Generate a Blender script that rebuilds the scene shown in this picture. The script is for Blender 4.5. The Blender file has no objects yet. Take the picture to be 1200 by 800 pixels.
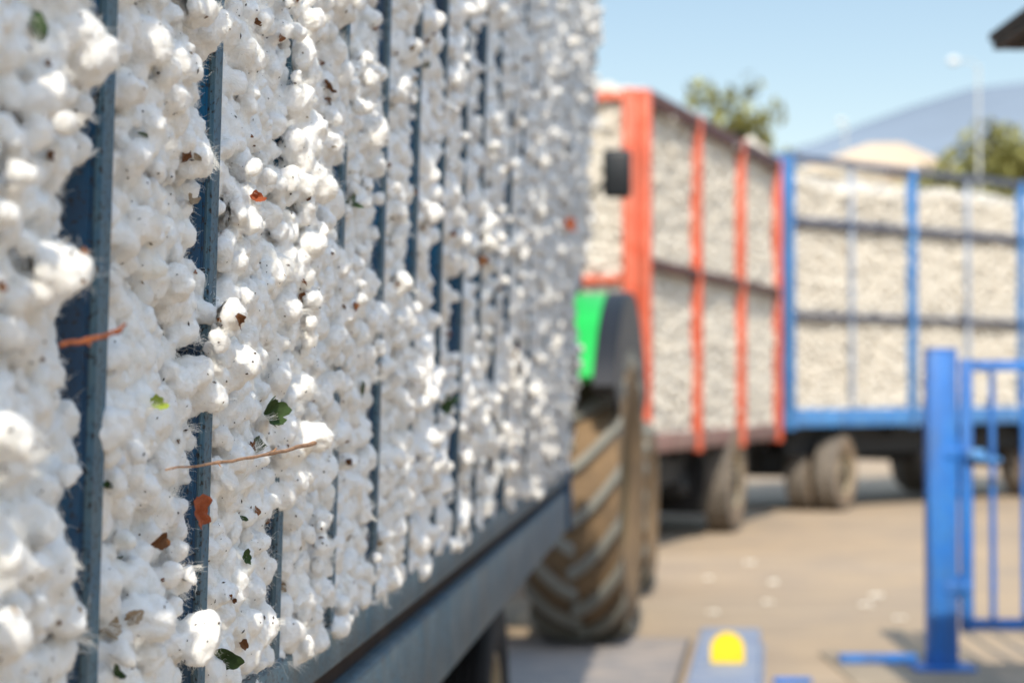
import bpy, bmesh, math, random
import numpy as np
from mathutils import Vector, Matrix, noise
from mathutils.bvhtree import BVHTree

R = math.radians
random.seed(7)
rng = np.random.default_rng(7)
scene = bpy.context.scene
col = scene.collection
EYE = 1.40
TH = R(4.9)                      # the near trailer points this far to the right of straight ahead

# ------------------------------------------------------------------ tags and links
def tag(o, label=None, cat=None, group=None, kind=None):
    if label: o['label'] = label
    if cat: o['category'] = cat
    if group: o['group'] = group
    if kind: o['kind'] = kind
    return o

def thing(name, label, cat, loc=(0, 0, 0), yaw=0.0, group=None, kind=None):
    o = bpy.data.objects.new(name, None)
    col.objects.link(o)
    o.empty_display_size = 0.2
    o.location = loc
    o.rotation_euler = (0, 0, yaw)
    return tag(o, label, cat, group, kind)

def link_mesh(name, me, parent=None):
    o = bpy.data.objects.new(name, me)
    col.objects.link(o)
    if parent: o.parent = parent
    return o

def copy_tree(o, parent=None):
    c = o.copy()
    col.objects.link(c)
    c.parent = parent
    for ch in list(o.children):
        copy_tree(ch, c)
    return c

# ------------------------------------------------------------------ mesh builder
class MB:
    def __init__(s): s.bm = bmesh.new(); s.mi = 0
    def _setmat(s, faces):
        for f in faces: f.material_index = s.mi
    def box(s, c, d, rot=None, bev=0.0, seg=2):
        M = Matrix.Translation(Vector(c))
        if rot is not None: M = M @ rot.to_4x4()
        M = M @ Matrix.Diagonal((d[0], d[1], d[2], 1))
        r = bmesh.ops.create_cube(s.bm, size=1.0, matrix=M)
        vs = r['verts']
        faces = list({f for v in vs for f in v.link_faces})
        s._setmat(faces)
        if bev > 0:
            es = list({e for v in vs for e in v.link_edges})
            b = bmesh.ops.bevel(s.bm, geom=es, offset=bev, segments=seg, affect='EDGES', profile=0.5)
            s._setmat(b['faces'])
        return s
    def span(s, x0, x1, y0, y1, z0, z1, bev=0.0, seg=2):
        return s.box(((x0+x1)/2, (y0+y1)/2, (z0+z1)/2), (x1-x0, y1-y0, z1-z0), bev=bev, seg=seg)
    def bar(s, p0, p1, w, h, bev=0.0):
        p0 = Vector(p0); p1 = Vector(p1); d = p1-p0
        q = d.to_track_quat('Y', 'Z').to_matrix()
        return s.box((p0+p1)/2, (w, d.length, h), rot=q, bev=bev)
    def tube(s, p0, p1, r, n=14, r2=None, caps=True):
        p0 = Vector(p0); p1 = Vector(p1); d = p1-p0
        M = Matrix.Translation((p0+p1)/2) @ d.to_track_quat('Z', 'Y').to_matrix().to_4x4()
        k = bmesh.ops.create_cone(s.bm, cap_ends=caps, segments=n, radius1=r, radius2=r if r2 is None else r2, depth=d.length, matrix=M)
        s._setmat({f for v in k['verts'] for f in v.link_faces})
        return s
    def path(s, pts, r, n=10):
        """a tube swept along points; r may be a list"""
        pts = [Vector(p) for p in pts]
        rings = []
        for i, p in enumerate(pts):
            t = (pts[min(i+1, len(pts)-1)] - pts[max(i-1, 0)]).normalized()
            q = t.to_track_quat('Z', 'Y').to_matrix()
            rr = r[i] if isinstance(r, (list, tuple)) else r
            rings.append([s.bm.verts.new(p + q @ Vector((rr*math.cos(2*math.pi*k/n), rr*math.sin(2*math.pi*k/n), 0))) for k in range(n)])
        for a, b in zip(rings, rings[1:]):
            for k in range(n):
                f = s.bm.faces.new((a[k], a[(k+1) % n], b[(k+1) % n], b[k])); f.material_index = s.mi
        for ring, rev in ((rings[0], True), (rings[-1], False)):
            f = s.bm.faces.new(ring[::-1] if rev else ring); f.material_index = s.mi
        return s
    def lathe(s, prof, n=48, c=(0, 0, 0), closed=False):
        """profile of (x, r) turned about the X axis"""
        c = Vector(c); rings = []
        for x, r in prof:
            rings.append([s.bm.verts.new(c + Vector((x, r*math.cos(2*math.pi*k/n), r*math.sin(2*math.pi*k/n)))) for k in range(n)])
        pr = list(zip(rings, rings[1:]))
        if closed: pr.append((rings[-1], rings[0]))
        for a, b in pr:
            for k in range(n):
                f = s.bm.faces.new((a[k], a[(k+1) % n], b[(k+1) % n], b[k])); f.material_index = s.mi
        return s
    def poly(s, pts):
        f = s.bm.faces.new([s.bm.verts.new(Vector(p)) for p in pts]); f.material_index = s.mi
        return s
    def prism(s, pts, off):
        off = Vector(off)
        a = [s.bm.verts.new(Vector(p)) for p in pts]; b = [s.bm.verts.new(Vector(p)+off) for p in pts]
        n = len(pts)
        fs = [s.bm.faces.new(a[::-1]), s.bm.faces.new(b)]
        for k in range(n): fs.append(s.bm.faces.new((a[k], a[(k+1) % n], b[(k+1) % n], b[k])))
        s._setmat(fs)
        return s
    def mesh(s, name, mats, smooth=True, angle=35):
        bmesh.ops.recalc_face_normals(s.bm, faces=s.bm.faces[:])
        me = bpy.data.meshes.new(name)
        s.bm.to_mesh(me); s.bm.free()
        for m in (mats if isinstance(mats, (list, tuple)) else [mats]): me.materials.append(m)
        if smooth:
            me.shade_smooth()
            try: me.set_sharp_from_angle(angle=R(angle))
            except Exception: pass
        return me
    def build(s, name, mats, parent=None, smooth=True, angle=35):
        return link_mesh(name, s.mesh(name, mats, smooth, angle), parent)

# ------------------------------------------------------------------ materials
def nodes(name):
    m = bpy.data.materials.new(name); m.use_nodes = True
    nt = m.node_tree; b = nt.nodes['Principled BSDF']
    return m, nt, b

def nz(nt, scale, detail=4, rough=0.6, dist=0.0, vec=None, stretch=None):
    tc = nt.nodes.new('ShaderNodeTexCoord')
    n = nt.nodes.new('ShaderNodeTexNoise')
    n.inputs['Scale'].default_value = scale; n.inputs['Detail'].default_value = detail
    n.inputs['Roughness'].default_value = rough; n.inputs['Distortion'].default_value = dist
    if stretch:
        mp = nt.nodes.new('ShaderNodeMapping'); mp.inputs['Scale'].default_value = stretch
        nt.links.new(tc.outputs['Object'], mp.inputs['Vector']); nt.links.new(mp.outputs['Vector'], n.inputs['Vector'])
    else:
        nt.links.new(tc.outputs['Object'], n.inputs['Vector'])
    return n.outputs['Fac']

def ramp(nt, fac, stops):
    r = nt.nodes.new('ShaderNodeValToRGB')
    e = r.color_ramp.elements
    while len(e) < len(stops): e.new(0.5)
    for k, (p, c) in enumerate(stops):
        e[k].position = p
        e[k].color = (c, c, c, 1) if isinstance(c, (int, float)) else (*c, 1)
    nt.links.new(fac, r.inputs['Fac'])
    return r.outputs['Color']

def mix(nt, fac, a, b, mode='MIX'):
    m = nt.nodes.new('ShaderNodeMix'); m.data_type = 'RGBA'; m.blend_type = mode
    def put(sock, v):
        if hasattr(v, 'is_linked') or isinstance(v, bpy.types.NodeSocket): nt.links.new(v, sock)
        elif isinstance(v, (int, float)): sock.default_value = v
        else: sock.default_value = (*v, 1)
    put(m.inputs[0], fac); put(m.inputs[6], a); put(m.inputs[7], b)
    return m.outputs[2]

def bump(nt, b, h, strength=0.3, dist=0.01):
    bp = nt.nodes.new('ShaderNodeBump'); bp.inputs['Strength'].default_value = strength; bp.inputs['Distance'].default_value = dist
    nt.links.new(h, bp.inputs['Height']); nt.links.new(bp.outputs['Normal'], b.inputs['Normal'])

def paint(name, base, worn, rough=0.5, sc=9.0, wear=0.55, speck=None, streak=True, metallic=0.0, spec=0.4):
    """painted or bare steel with faded patches, chips and vertical dirt streaks"""
    m, nt, b = nodes(name)
    f1 = ramp(nt, nz(nt, sc, 6, 0.65), [(wear-0.12, 0.0), (wear+0.13, 1.0)])
    c = mix(nt, f1, base, worn)
    if streak:
        s = ramp(nt, nz(nt, 14, 5, 0.6, 0.0, stretch=(1, 1, 0.12)), [(0.42, 0.0), (0.70, 0.85)])
        c = mix(nt, s, c, tuple(0.45*x+0.05*y for x, y in zip(base, (1, .8, .55))))
    if speck:
        k = ramp(nt, nz(nt, 190, 3, 0.6), [(0.56, 0.0), (0.63, 1.0)])
        c = mix(nt, k, c, speck)
    nt.links.new(c, b.inputs['Base Color'])
    b.inputs['Roughness'].default_value = rough; b.inputs['Metallic'].default_value = metallic
    b.inputs['Specular IOR Level'].default_value = spec
    bump(nt, b, nz(nt, 60, 4, 0.6), 0.15, 0.004)
    return m

def plain(name, base, rough=0.6, var=0.25, sc=12.0, spec=0.4, bmp=0.2, bsc=60.0):
    m, nt, b = nodes(name)
    n = ramp(nt, nz(nt, sc, 5, 0.6), [(0.3, 0.0), (0.7, 1.0)])
    c = mix(nt, n, tuple(x*(1-var) for x in base), tuple(min(1, x*(1+var)) for x in base))
    nt.links.new(c, b.inputs['Base Color'])
    b.inputs['Roughness'].default_value = rough; b.inputs['Specular IOR Level'].default_value = spec
    if bmp: bump(nt, b, nz(nt, bsc, 4, 0.6), bmp, 0.006)
    return m

def cotton_mat(name, bump_scale, stain, sss=0.0, warm=0.0):
    m, nt, b = nodes(name)
    big = ramp(nt, nz(nt, 5.0, 4, 0.6), [(0.35, 0.0), (0.72, 1.0)])
    c = mix(nt, big, (0.91, 0.87, 0.79) if warm else (0.968, 0.960, 0.938), (0.85, 0.80, 0.715) if warm else (0.955, 0.938, 0.900))
    st = ramp(nt, nz(nt, 17.0, 5, 0.65), [(0.60, 0.0), (0.78, stain)])
    c = mix(nt, st, c, (0.58, 0.44, 0.27))
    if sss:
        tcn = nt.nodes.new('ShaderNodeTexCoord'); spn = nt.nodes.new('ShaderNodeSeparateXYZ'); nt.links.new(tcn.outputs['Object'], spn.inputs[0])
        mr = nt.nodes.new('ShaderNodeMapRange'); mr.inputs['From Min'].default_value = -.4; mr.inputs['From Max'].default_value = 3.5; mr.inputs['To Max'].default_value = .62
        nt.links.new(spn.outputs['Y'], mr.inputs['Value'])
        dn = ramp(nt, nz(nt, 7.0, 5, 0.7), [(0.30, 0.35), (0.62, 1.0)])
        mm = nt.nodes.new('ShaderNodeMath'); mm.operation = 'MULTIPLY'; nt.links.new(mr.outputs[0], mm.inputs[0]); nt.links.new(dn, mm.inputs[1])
        c = mix(nt, mm.outputs[0], c, (0.42, 0.40, 0.385))  # shade at the load's far end put into the colour, greyer along Y
    if warm:
        tr_ = ramp(nt, nz(nt, 15.0, 5, 0.8), [(0.46, 0.0), (0.66, 0.55)])
        c = mix(nt, tr_, c, (0.40, 0.35, 0.29))
    nt.links.new(c, b.inputs['Base Color'])
    b.inputs['Roughness'].default_value = 1.0; b.inputs['Specular IOR Level'].default_value = 0.0
    b.inputs['Sheen Weight'].default_value = 0.15; b.inputs['Sheen Roughness'].default_value = 0.6
    h1 = nz(nt, bump_scale, 7, 0.72, 1.6)
    bump(nt, b, h1, 0.40 if warm else 0.8, (.45 if warm else 1.0)/bump_scale)
    if sss:
        b.inputs['Subsurface Weight'].default_value = sss; b.inputs['Subsurface Scale'].default_value = .0055
        b.inputs['Subsurface Radius'].default_value = (1.0, .95, .88); b.inputs['Sheen Weight'].default_value = 0.0
        return m
    tr = nt.nodes.new('ShaderNodeBsdfTranslucent'); tr.inputs['Color'].default_value = (0.82, 0.77, 0.69, 1)
    mx = nt.nodes.new('ShaderNodeMixShader'); mx.inputs[0].default_value = 0.30
    out = nt.nodes['Material Output']
    nt.links.new(b.outputs[0], mx.inputs[1]); nt.links.new(tr.outputs[0], mx.inputs[2]); nt.links.new(mx.outputs[0], out.inputs['Surface'])
    return m

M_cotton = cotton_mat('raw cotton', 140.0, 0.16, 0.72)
M_cotton_far = cotton_mat('raw cotton far', 22.0, 0.15, 0, 1.0)
M_web = paint('dark blue post paint', (0.002, 0.048, 0.120), (0.004, 0.105, 0.23), 0.45, 8, 0.5, (0.03, 0.03, 0.035), True)
M_edge = paint('faded grey blue post face', (0.075, 0.145, 0.19), (0.012, 0.100, 0.20), 0.55, 22, 0.55, (0.022, 0.02, 0.018), True)
M_beam = paint('weathered pale blue steel', (0.13, 0.185, 0.22), (0.045, 0.115, 0.17), 0.6, 9, 0.50, (0.055, 0.028, 0.016), True)
M_rust = paint('rusty dark steel', (0.022, 0.013, 0.009), (0.05, 0.026, 0.015), 0.8, 10, 0.5, None, False)
M_dark = plain('dark oily steel', (0.012, 0.012, 0.013), 0.6, 0.4)
M_red = paint('faded red orange paint', (0.62, 0.10, 0.045), (0.66, 0.19, 0.12), 0.5, 5, 0.55, None, True)
M_maroon = paint('dirty maroon rail', (0.11, 0.035, 0.035), (0.06, 0.03, 0.03), 0.6, 5, 0.5, None, True)
M_redbed = paint('dusty faded red bed rail', (0.24, 0.115, 0.10), (0.32, 0.22, 0.19), 0.7, 4, 0.5, None, True)
M_blue = paint('mid blue trailer paint', (0.05, 0.20, 0.50), (0.10, 0.28, 0.56), 0.5, 5, 0.55, None, True)
M_bluerail = paint('dark navy rail', (0.05, 0.07, 0.13), (0.08, 0.10, 0.17), 0.6, 5, 0.5, None, True)  # dark navy is the rails' own paint
M_palepost = paint('pale blue thin post', (0.30, 0.38, 0.52), (0.42, 0.46, 0.54), 0.6, 5, 0.5, None, True)
M_gate = paint('bright blue gloss paint', (0.018, 0.175, 0.60), (0.045, 0.215, 0.56), 0.48, 7, 0.58, (0.03, 0.06, 0.14), True, spec=0.5)
M_tyre = plain('dusty truck tyre rubber', (0.17, 0.15, 0.13), 0.9, 0.35, 9, 0.2)
M_tyredark = plain('black tyre rubber', (0.009, 0.009, 0.010), 0.75, 0.3, 9, 0.3)
M_side = plain('dusty tan sidewall', (0.27, 0.20, 0.14), 0.95, 0.35, 7, 0.1)
def agtyre(name, a, b_, lo, hi):
    m, nt, b = nodes(name)
    f = ramp(nt, nz(nt, 6, 6, 0.7), [(lo, 0.0), (hi, 1.0)])
    nt.links.new(mix(nt, f, a, b_), b.inputs['Base Color'])
    b.inputs['Roughness'].default_value = 0.95; b.inputs['Specular IOR Level'].default_value = 0.15
    bump(nt, b, nz(nt, 50, 4, 0.6), 0.4, 0.008)
    return m
M_carcass = agtyre('dried mud on tyre carcass', (0.23, 0.155, 0.09), (0.13, 0.095, 0.065), 0.38, 0.7)
M_lug = agtyre('worn grey tyre lug', (0.20, 0.20, 0.18), (0.26, 0.25, 0.215), 0.35, 0.7)
M_green = plain('tractor green paint', (0.012, 0.42, 0.065), 0.35, 0.12, 4, 0.5, 0.05)
M_fender = plain('black plastic fender', (0.010, 0.011, 0.015), 0.45, 0.3, 6, 0.4, 0.1)
M_yellow = plain('yellow paint', (0.86, 0.60, 0.02), 0.45, 0.12, 14, 0.4, 0.1)
M_rim = plain('dusty rim', (0.30, 0.25, 0.17), 0.7, 0.3, 6)
M_kerb = paint('greyed blue kerb steel', (0.20, 0.25, 0.36), (0.30, 0.33, 0.40), 0.65, 6, 0.52, None, False)
M_concrete = plain('pale concrete', (0.36, 0.30, 0.24), 0.95, 0.2, 5, 0.15, 0.4, 40)
M_leafbrown = plain('dry brown leaf', (0.13, 0.055, 0.022), 0.8, 0.5, 60, 0.2, 0.4, 200)
M_leafred = plain('rusty orange leaf', (0.30, 0.075, 0.028), 0.6, 0.4, 60, 0.3, 0.4, 200)
M_footing = plain('stained concrete footing', (0.30, 0.25, 0.19), 0.95, 0.3, 3, 0.15, 0.4, 40)
M_rimdark = plain('dusty ochre rim', (0.16, 0.12, 0.05), 0.75, 0.3, 6)
M_leafumber = plain('umber leaf', (0.20, 0.085, 0.04), 0.8, 0.5, 60, 0.2, 0.4, 200)
M_leafgreen = plain('dark green leaf', (0.03, 0.062, 0.014), 0.6, 0.5, 60, 0.4, 0.4, 200)
M_leaflime = plain('yellow green leaf', (0.26, 0.33, 0.05), 0.6, 0.4, 60, 0.3, 0.4, 200)
M_husk = plain('pale tan husk', (0.33, 0.25, 0.17), 0.9, 0.35, 60, 0.2, 0.4, 200)
M_twig = plain('tan stem', (0.34, 0.20, 0.12), 0.8, 0.4, 90, 0.2, 0.4, 200)
M_twigr = plain('reddish stem', (0.26, 0.08, 0.03), 0.8, 0.4, 90, 0.2, 0.4, 200)
M_speck = plain('dark plant specks', (0.05, 0.03, 0.02), 0.9, 0.5, 60, 0.1, 0)
M_soffit = plain('dark brown soffit boards', (0.06, 0.036, 0.022), 0.8, 0.4, 9)
M_wall = plain('cream render', (0.55, 0.50, 0.42), 0.95, 0.12, 3, 0.1)
M_whitewall = plain('pale warehouse cladding', (0.72, 0.62, 0.50), 0.9, 0.1, 0.5, 0.1)
M_roofpale = plain('pale sheet roof', (0.60, 0.50, 0.40), 0.7, 0.08, 0.3, 0.2)
M_tile = plain('red clay tiles', (0.40, 0.14, 0.08), 0.9, 0.25, 1.0, 0.1)
M_window = plain('dim window glass', (0.10, 0.12, 0.14), 0.15, 0.2, 1.0, 0.5, 0)
M_pole = plain('galvanised lamp pole', (0.46, 0.48, 0.47), 0.6, 0.1, 3, 0.3)
M_lamp = plain('white lamp glass', (0.62, 0.64, 0.64), 0.3, 0.04, 3, 0.4, 0)
M_bark = plain('grey brown bark', (0.12, 0.085, 0.06), 0.95, 0.35, 6, 0.1, 0.6, 15)
M_leafA = plain('dusty olive foliage', (0.24, 0.24, 0.09), 0.75, 0.35, 0.7, 0.2, 0)
M_leafB = plain('green foliage', (0.25, 0.245, 0.085), 0.75, 0.35, 0.7, 0.2, 0)

def glass_mat():
    m, nt, b = nodes('tinted cab glass')
    b.inputs['Base Color'].default_value = (0.55, 0.62, 0.60, 1); b.inputs['Roughness'].default_value = 0.03
    b.inputs['Transmission Weight'].default_value = 0.9; b.inputs['IOR'].default_value = 1.1
    return m
M_glass = glass_mat()

def ground_mat():
    m, nt, b = nodes('dusty worn asphalt yard')
    big = ramp(nt, nz(nt, 0.22, 6, 0.62), [(0.36, 0.0), (0.66, 1.0)])
    c = mix(nt, big, (0.43, 0.322, 0.215), (0.335, 0.268, 0.202))
    med = ramp(nt, nz(nt, 1.7, 6, 0.7), [(0.44, 0.0), (0.66, 0.85)])
    c = mix(nt, med, c, (0.31, 0.25, 0.195))
    trk = ramp(nt, nz(nt, 1.3, 4, 0.6, 0.4, stretch=(0.35, 2.0, 1)), [(0.5, 0.0), (0.7, 0.45)])
    c = mix(nt, trk, c, (0.53, 0.415, 0.30))
    oil = ramp(nt, nz(nt, 0.55, 5, 0.6, 0.3), [(0.60, 0.0), (0.70, 0.55)])
    c = mix(nt, oil, c, (0.20, 0.165, 0.135))
    fine = ramp(nt, nz(nt, 45, 4, 0.7), [(0.55, 0.0), (0.72, 0.5)])
    c = mix(nt, fine, c, (0.17, 0.14, 0.115))
    nt.links.new(c, b.inputs['Base Color'])
    b.inputs['Roughness'].default_value = 0.95; b.inputs['Specular IOR Level'].default_value = 0.15
    bump(nt, b, nz(nt, 30, 6, 0.7), 0.4, 0.01)
    return m
M_ground = ground_mat()
M_deck = paint('worn weighbridge planks', (0.33, 0.28, 0.245), (0.21, 0.20, 0.20), 0.8, 3, 0.5, None, False)
M_deckseam = plain('dark seam', (0.09, 0.085, 0.085), 0.9, 0.3)
M_hill = plain('far hazy hillside', (0.205, 0.25, 0.31), 1.0, 0.10, 0.004, 0.0, 0)  # distance haze put into the base colour as a bluish tone

# ------------------------------------------------------------------ cotton tufts (numpy)
def ico(sub):
    bm = bmesh.new(); bmesh.ops.create_icosphere(bm, subdivisions=sub, radius=1.0)
    v = np.array([x.co[:] for x in bm.verts]); f = np.array([[q.index for q in p.verts] for p in bm.faces]); bm.free()
    return v, f

def tuft_shapes(sub, nvar, nrot, detail, seed, cut=-.30):
    """lumpy bolls made of several merged locks; the buried back of each is left off. outward is +X"""
    r = np.random.default_rng(seed)
    V, F = ico(sub); out = []
    for k in range(nvar):
        nl = r.integers(4, 8)
        d = r.normal(size=(nl, 3)); d /= np.linalg.norm(d, axis=1)[:, None]
        cc = d * r.uniform(.30, .58, (nl, 1)); rho = r.uniform(.42, .62, nl)
        b = V @ cc.T
        disc = b*b - (np.sum(cc*cc, 1)-rho*rho)[None]
        rad = np.where(disc > 0, b+np.sqrt(np.maximum(disc, 0)), 0).max(1)
        rad = np.maximum(rad, .66)
        o = Vector(r.uniform(-40, 40, 3))
        n1 = np.array([noise.noise(Vector(p)*2.1+o) for p in V]); 
        rad = rad*(1+.16*n1)
        if detail:
            n2 = np.array([noise.noise(Vector(p)*5.5+o) for p in V]); n3 = np.array([noise.noise(Vector(p)*12+o) for p in V])
            rad = rad*(1+.075*n2+.035*n3)
        P = V*rad[:, None]*r.uniform(.82, 1.2, 3)[None]
        for q in range(nrot):
            A = np.linalg.qr(r.normal(size=(3, 3)))[0]
            W = P @ A.T
            if np.linalg.det(A) < 0: Fq = F[:, ::-1]
            else: Fq = F
            keep = W[Fq].mean(1)[:, 0] > cut
            Fk = Fq[keep]; used = np.unique(Fk); mp = -np.ones(len(W), int); mp[used] = np.arange(len(used))
            out.append((W[used], mp[Fk]))
    return out

class Cloud:
    """collects tufts and writes them as one mesh"""
    def __init__(s): s.V = []; s.F = []; s.n = 0; s.P = []
    def add(s, shapes, pos, out, scale, r):
        """out: (N,3) outward directions"""
        pid = r.integers(0, len(shapes), len(pos)); spin = r.uniform(0, 2*np.pi, len(pos))
        up = np.where(np.abs(out[:, 2:3]) > .9, np.array([[0, 1., 0]]), np.array([[0, 0, 1.]]))
        t = np.cross(up, out); t /= np.linalg.norm(t, axis=1)[:, None]; u = np.cross(out, t)
        c, q = np.cos(spin)[:, None], np.sin(spin)[:, None]
        t2 = c*t+q*u; u2 = -q*t+c*u
        B = np.stack([out, t2, u2], 2)*scale[:, None, None]
        for i, (W, F) in enumerate(shapes):
            sel = np.where(pid == i)[0]
            if not len(sel): continue
            X = np.einsum('nij,vj->nvi', B[sel], W)+pos[sel][:, None]
            off = s.n+np.arange(len(sel))*len(W)
            s.V.append(X.reshape(-1, 3)); s.F.append((F[None]+off[:, None, None]).reshape(-1, 3)); s.n += len(sel)*len(W)
        return s
    def quads(s, P, F):
        P = np.asarray(P, float); s.V.append(P); s.F.append(np.asarray(F)+s.n); s.n += len(P)
    def mesh(s, name, mat):
        V = np.concatenate(s.V).astype(np.float32); F = np.concatenate(s.F).astype(np.int32)
        me = bpy.data.meshes.new(name)
        me.vertices.add(len(V)); me.vertices.foreach_set('co', V.ravel())
        me.loops.add(F.size); me.loops.foreach_set('vertex_index', F.ravel())
        me.polygons.add(len(F)); me.polygons.foreach_set('loop_start', np.arange(0, F.size, 3, dtype=np.int32))
        me.update(calc_edges=True); me.validate()
        me.materials.append(mat); me.shade_smooth()
        s.V = V; s.F = F
        return me

C3 = tuft_shapes(3, 9, 5, True, 15, -9)
S3 = tuft_shapes(3, 8, 5, True, 12)
S2 = tuft_shapes(2, 8, 4, False, 13)

def box_core(cl, x0, x1, y0, y1, z0, z1, sh=0.0):
    """closed inner block; sh flares the sides outwards with height"""
    def X(x, z): return x + (1 if x > 0 else -1)*sh*(z-z0)
    P = [(X(x, z), y, z) for z in (z0, z1) for x, y in ((x0, y0), (x1, y0), (x1, y1), (x0, y1))]
    Q = [(0, 1, 5, 4), (1, 2, 6, 5), (2, 3, 7, 6), (3, 0, 4, 7), (4, 5, 6, 7), (0, 3, 2, 1)]
    F = []
    for a, b, c, d in Q: F += [(a, b, c), (a, c, d)]
    cl.quads(P, F)

# ------------------------------------------------------------------ wheels
def truck_wheel(name, parent, loc, yaw=0.0, rad=0.45, w=0.26, mt=None, ms=None, face=1):
    """part wheel (rim) with tyre and hub below it; axle along X, outer side towards +X*face"""
    h = w/2; f = face
    rim = MB(); rr = rad*.56
    rim.lathe([(-h*.8, rr), (-h*.7, rr*.94), (0, rr*.90), (h*.25, rr*.86), (h*.35, rr*.55), (h*.75, rr*.42), (h*.75, rr*.2)], 40)
    rim.lathe([(h*.25, rr*.86), (h*.85, rr*.94), (h*.9, rr)], 40)
    o = rim.build('wheel', M_rim, parent, angle=40)
    o.location = loc; o.rotation_euler = (0, 0, yaw + (0 if f > 0 else math.pi))
    t = MB(); t.mi = 0
    pf = []
    for a in range(0, 9):                                 # ribbed tread
        x = -h*.80 + h*1.6*a/8
        pf += [(x-h*.06, rad), (x+h*.06, rad), (x+h*.075, rad-.012), (x+h*.125, rad-.012)]
    pf = [(x, r) for x, r in pf if abs(x) <= h*.86]
    prof = [(-h*.78, rr*1.0), (-h*.98, rad*.68), (-h, rad*.80), (-h*.97, rad*.92), (-h*.88, rad*.985)] + pf + [(h*.88, rad*.985), (h*.97, rad*.92), (h, rad*.80), (h*.98, rad*.68), (h*.78, rr)]
    t.lathe(prof, 56)
    me = t.mesh('tyre', [mt or M_tyre, ms or M_side], angle=50)
    for p in me.polygons:
        r_ = math.hypot(p.center.y, p.center.z)
        if r_ < rad*.95: p.material_index = 1
    link_mesh('tyre', me, o)
    hb = MB(); hb.lathe([(h*.5, rr*.34), (h*1.0, rr*.30), (h*1.05, rr*.2), (h*1.05, 0.001)], 24)
    for k in range(8):
        a = k*math.pi/4
        hb.tube((h*.70, rr*.47*math.cos(a), rr*.47*math.sin(a)), (h*.92, rr*.47*math.cos(a), rr*.47*math.sin(a)), .014, 6)
    hb.build('hub', M_dark, o)
    return o

def copy_wheel(w, parent, loc, yaw=0.0):
    c = copy_tree(w, parent); c.location = loc; c.rotation_euler = (0, 0, yaw)
    return c

# ================================================================== SETTING
g = MB(); g.poly([(-6000, -3000, 0), (6000, -3000, 0), (6000, 9000, 0), (-6000, 9000, 0)])
ground = g.build('ground', M_ground, smooth=False); tag(ground, kind='structure')

# hills on the right of the horizon
def ridge(x):
    pts = [(-3500, 60), (-800, 130), (0, 190), (330, 296), (353, 303), (436, 330), (543, 366), (643, 381), (900, 392), (1400, 380), (2200, 300), (3500, 150)]
    for (a, ya), (b, yb) in zip(pts, pts[1:]):
        if a <= x <= b: return ya+(yb-ya)*(x-a)/(b-a)
    return 60
hv, hf = [], []
xs = np.linspace(-3400, 3400, 120); ds = np.linspace(0, 1, 24)
for i, d in enumerate(ds):
    for x in xs:
        prof = math.sin(min(1, d*1.35)*math.pi/2)**1.3 if d < .74 else math.cos((d-.74)/.26*math.pi/2)
        z = ridge(x)*prof + 7*noise.noise(Vector((x*.007, d*6, 1)))*(prof) + 22*noise.noise(Vector((x*.0016, d*2.5, 4)))*prof*(1-d)
        hv.append((x, 1300+d*1620, z-2))
n = len(xs)
for i in range(len(ds)-1):
    for k in range(n-1): hf.append((i*n+k, i*n+k+1, (i+1)*n+k+1, (i+1)*n+k))
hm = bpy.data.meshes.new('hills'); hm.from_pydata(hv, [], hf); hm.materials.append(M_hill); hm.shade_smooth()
tag(link_mesh('hills', hm), kind='structure')

# ================================================================== NEAR TRAILER (local: +Y forward, +X right, origin on the ground)
SD = .45                          # distance of the trailer side from the eye
FL = math.tan(R(1.5))            # the sides lean outwards
HW = 1.20                        # half width at eye height
def side_x(h): return HW+(h-EYE)*FL
def near_frame(v, u):            # v right of the camera, u along the trailer
    return Vector((v*math.cos(TH)+u*math.sin(TH), u*math.cos(TH)-v*math.sin(TH), 0))
U0, U1 = 0.72, 7.97
MID = 4.36
AX = -SD-HW
trailer = thing('cotton_trailer', 'long blue-posted farm trailer packed with loose white cotton in the left foreground', 'trailer', near_frame(AX, MID), -TH, 'farm trailers loaded with cotton')
BED, SLOT, LOW = 1.090, 1.008, 0.830
y0, y1 = U0-MID, U1-MID
# bed rails along both sides: two channels with a rusty gap between them
for s in (1, -1):
    b = MB(); xo = side_x(1.0)*s
    b.span(min(xo, xo-.07*s), max(xo, xo-.07*s), y0, y1, SLOT+.022, BED, bev=.006)
    b.build('bed_rail', M_beam, trailer)
    b = MB(); b.span(min(xo-.004*s, xo-.075*s), max(xo-.004*s, xo-.075*s), y0+.002, y1-.002, LOW, SLOT-.020, bev=.008)
    b.build('lower_rail', M_beam, trailer)
    b = MB(); b.span(min(xo-.03*s, xo-.09*s), max(xo-.03*s, xo-.09*s), y0+.01, y1-.01, SLOT-.03, SLOT+.03)
    b.build('rail_seam', M_rust, trailer)
b = MB(); b.span(-HW+.1, HW-.1, y0+.02, y1-.02, .985, 1.06)
for k in range(14): b.span(-HW+.1, HW-.1, y0+.3+k*.5, y0+.38+k*.5, .86, .984)
b.build('bed_floor', M_rust, trailer)
b = MB()
for s in (-1, 1): b.span(s*.45-.05, s*.45+.05, y0+.1, y1-.1, .66, .859)
b.build('chassis_beam', M_dark, trailer)
TOPH = 3.02
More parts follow.
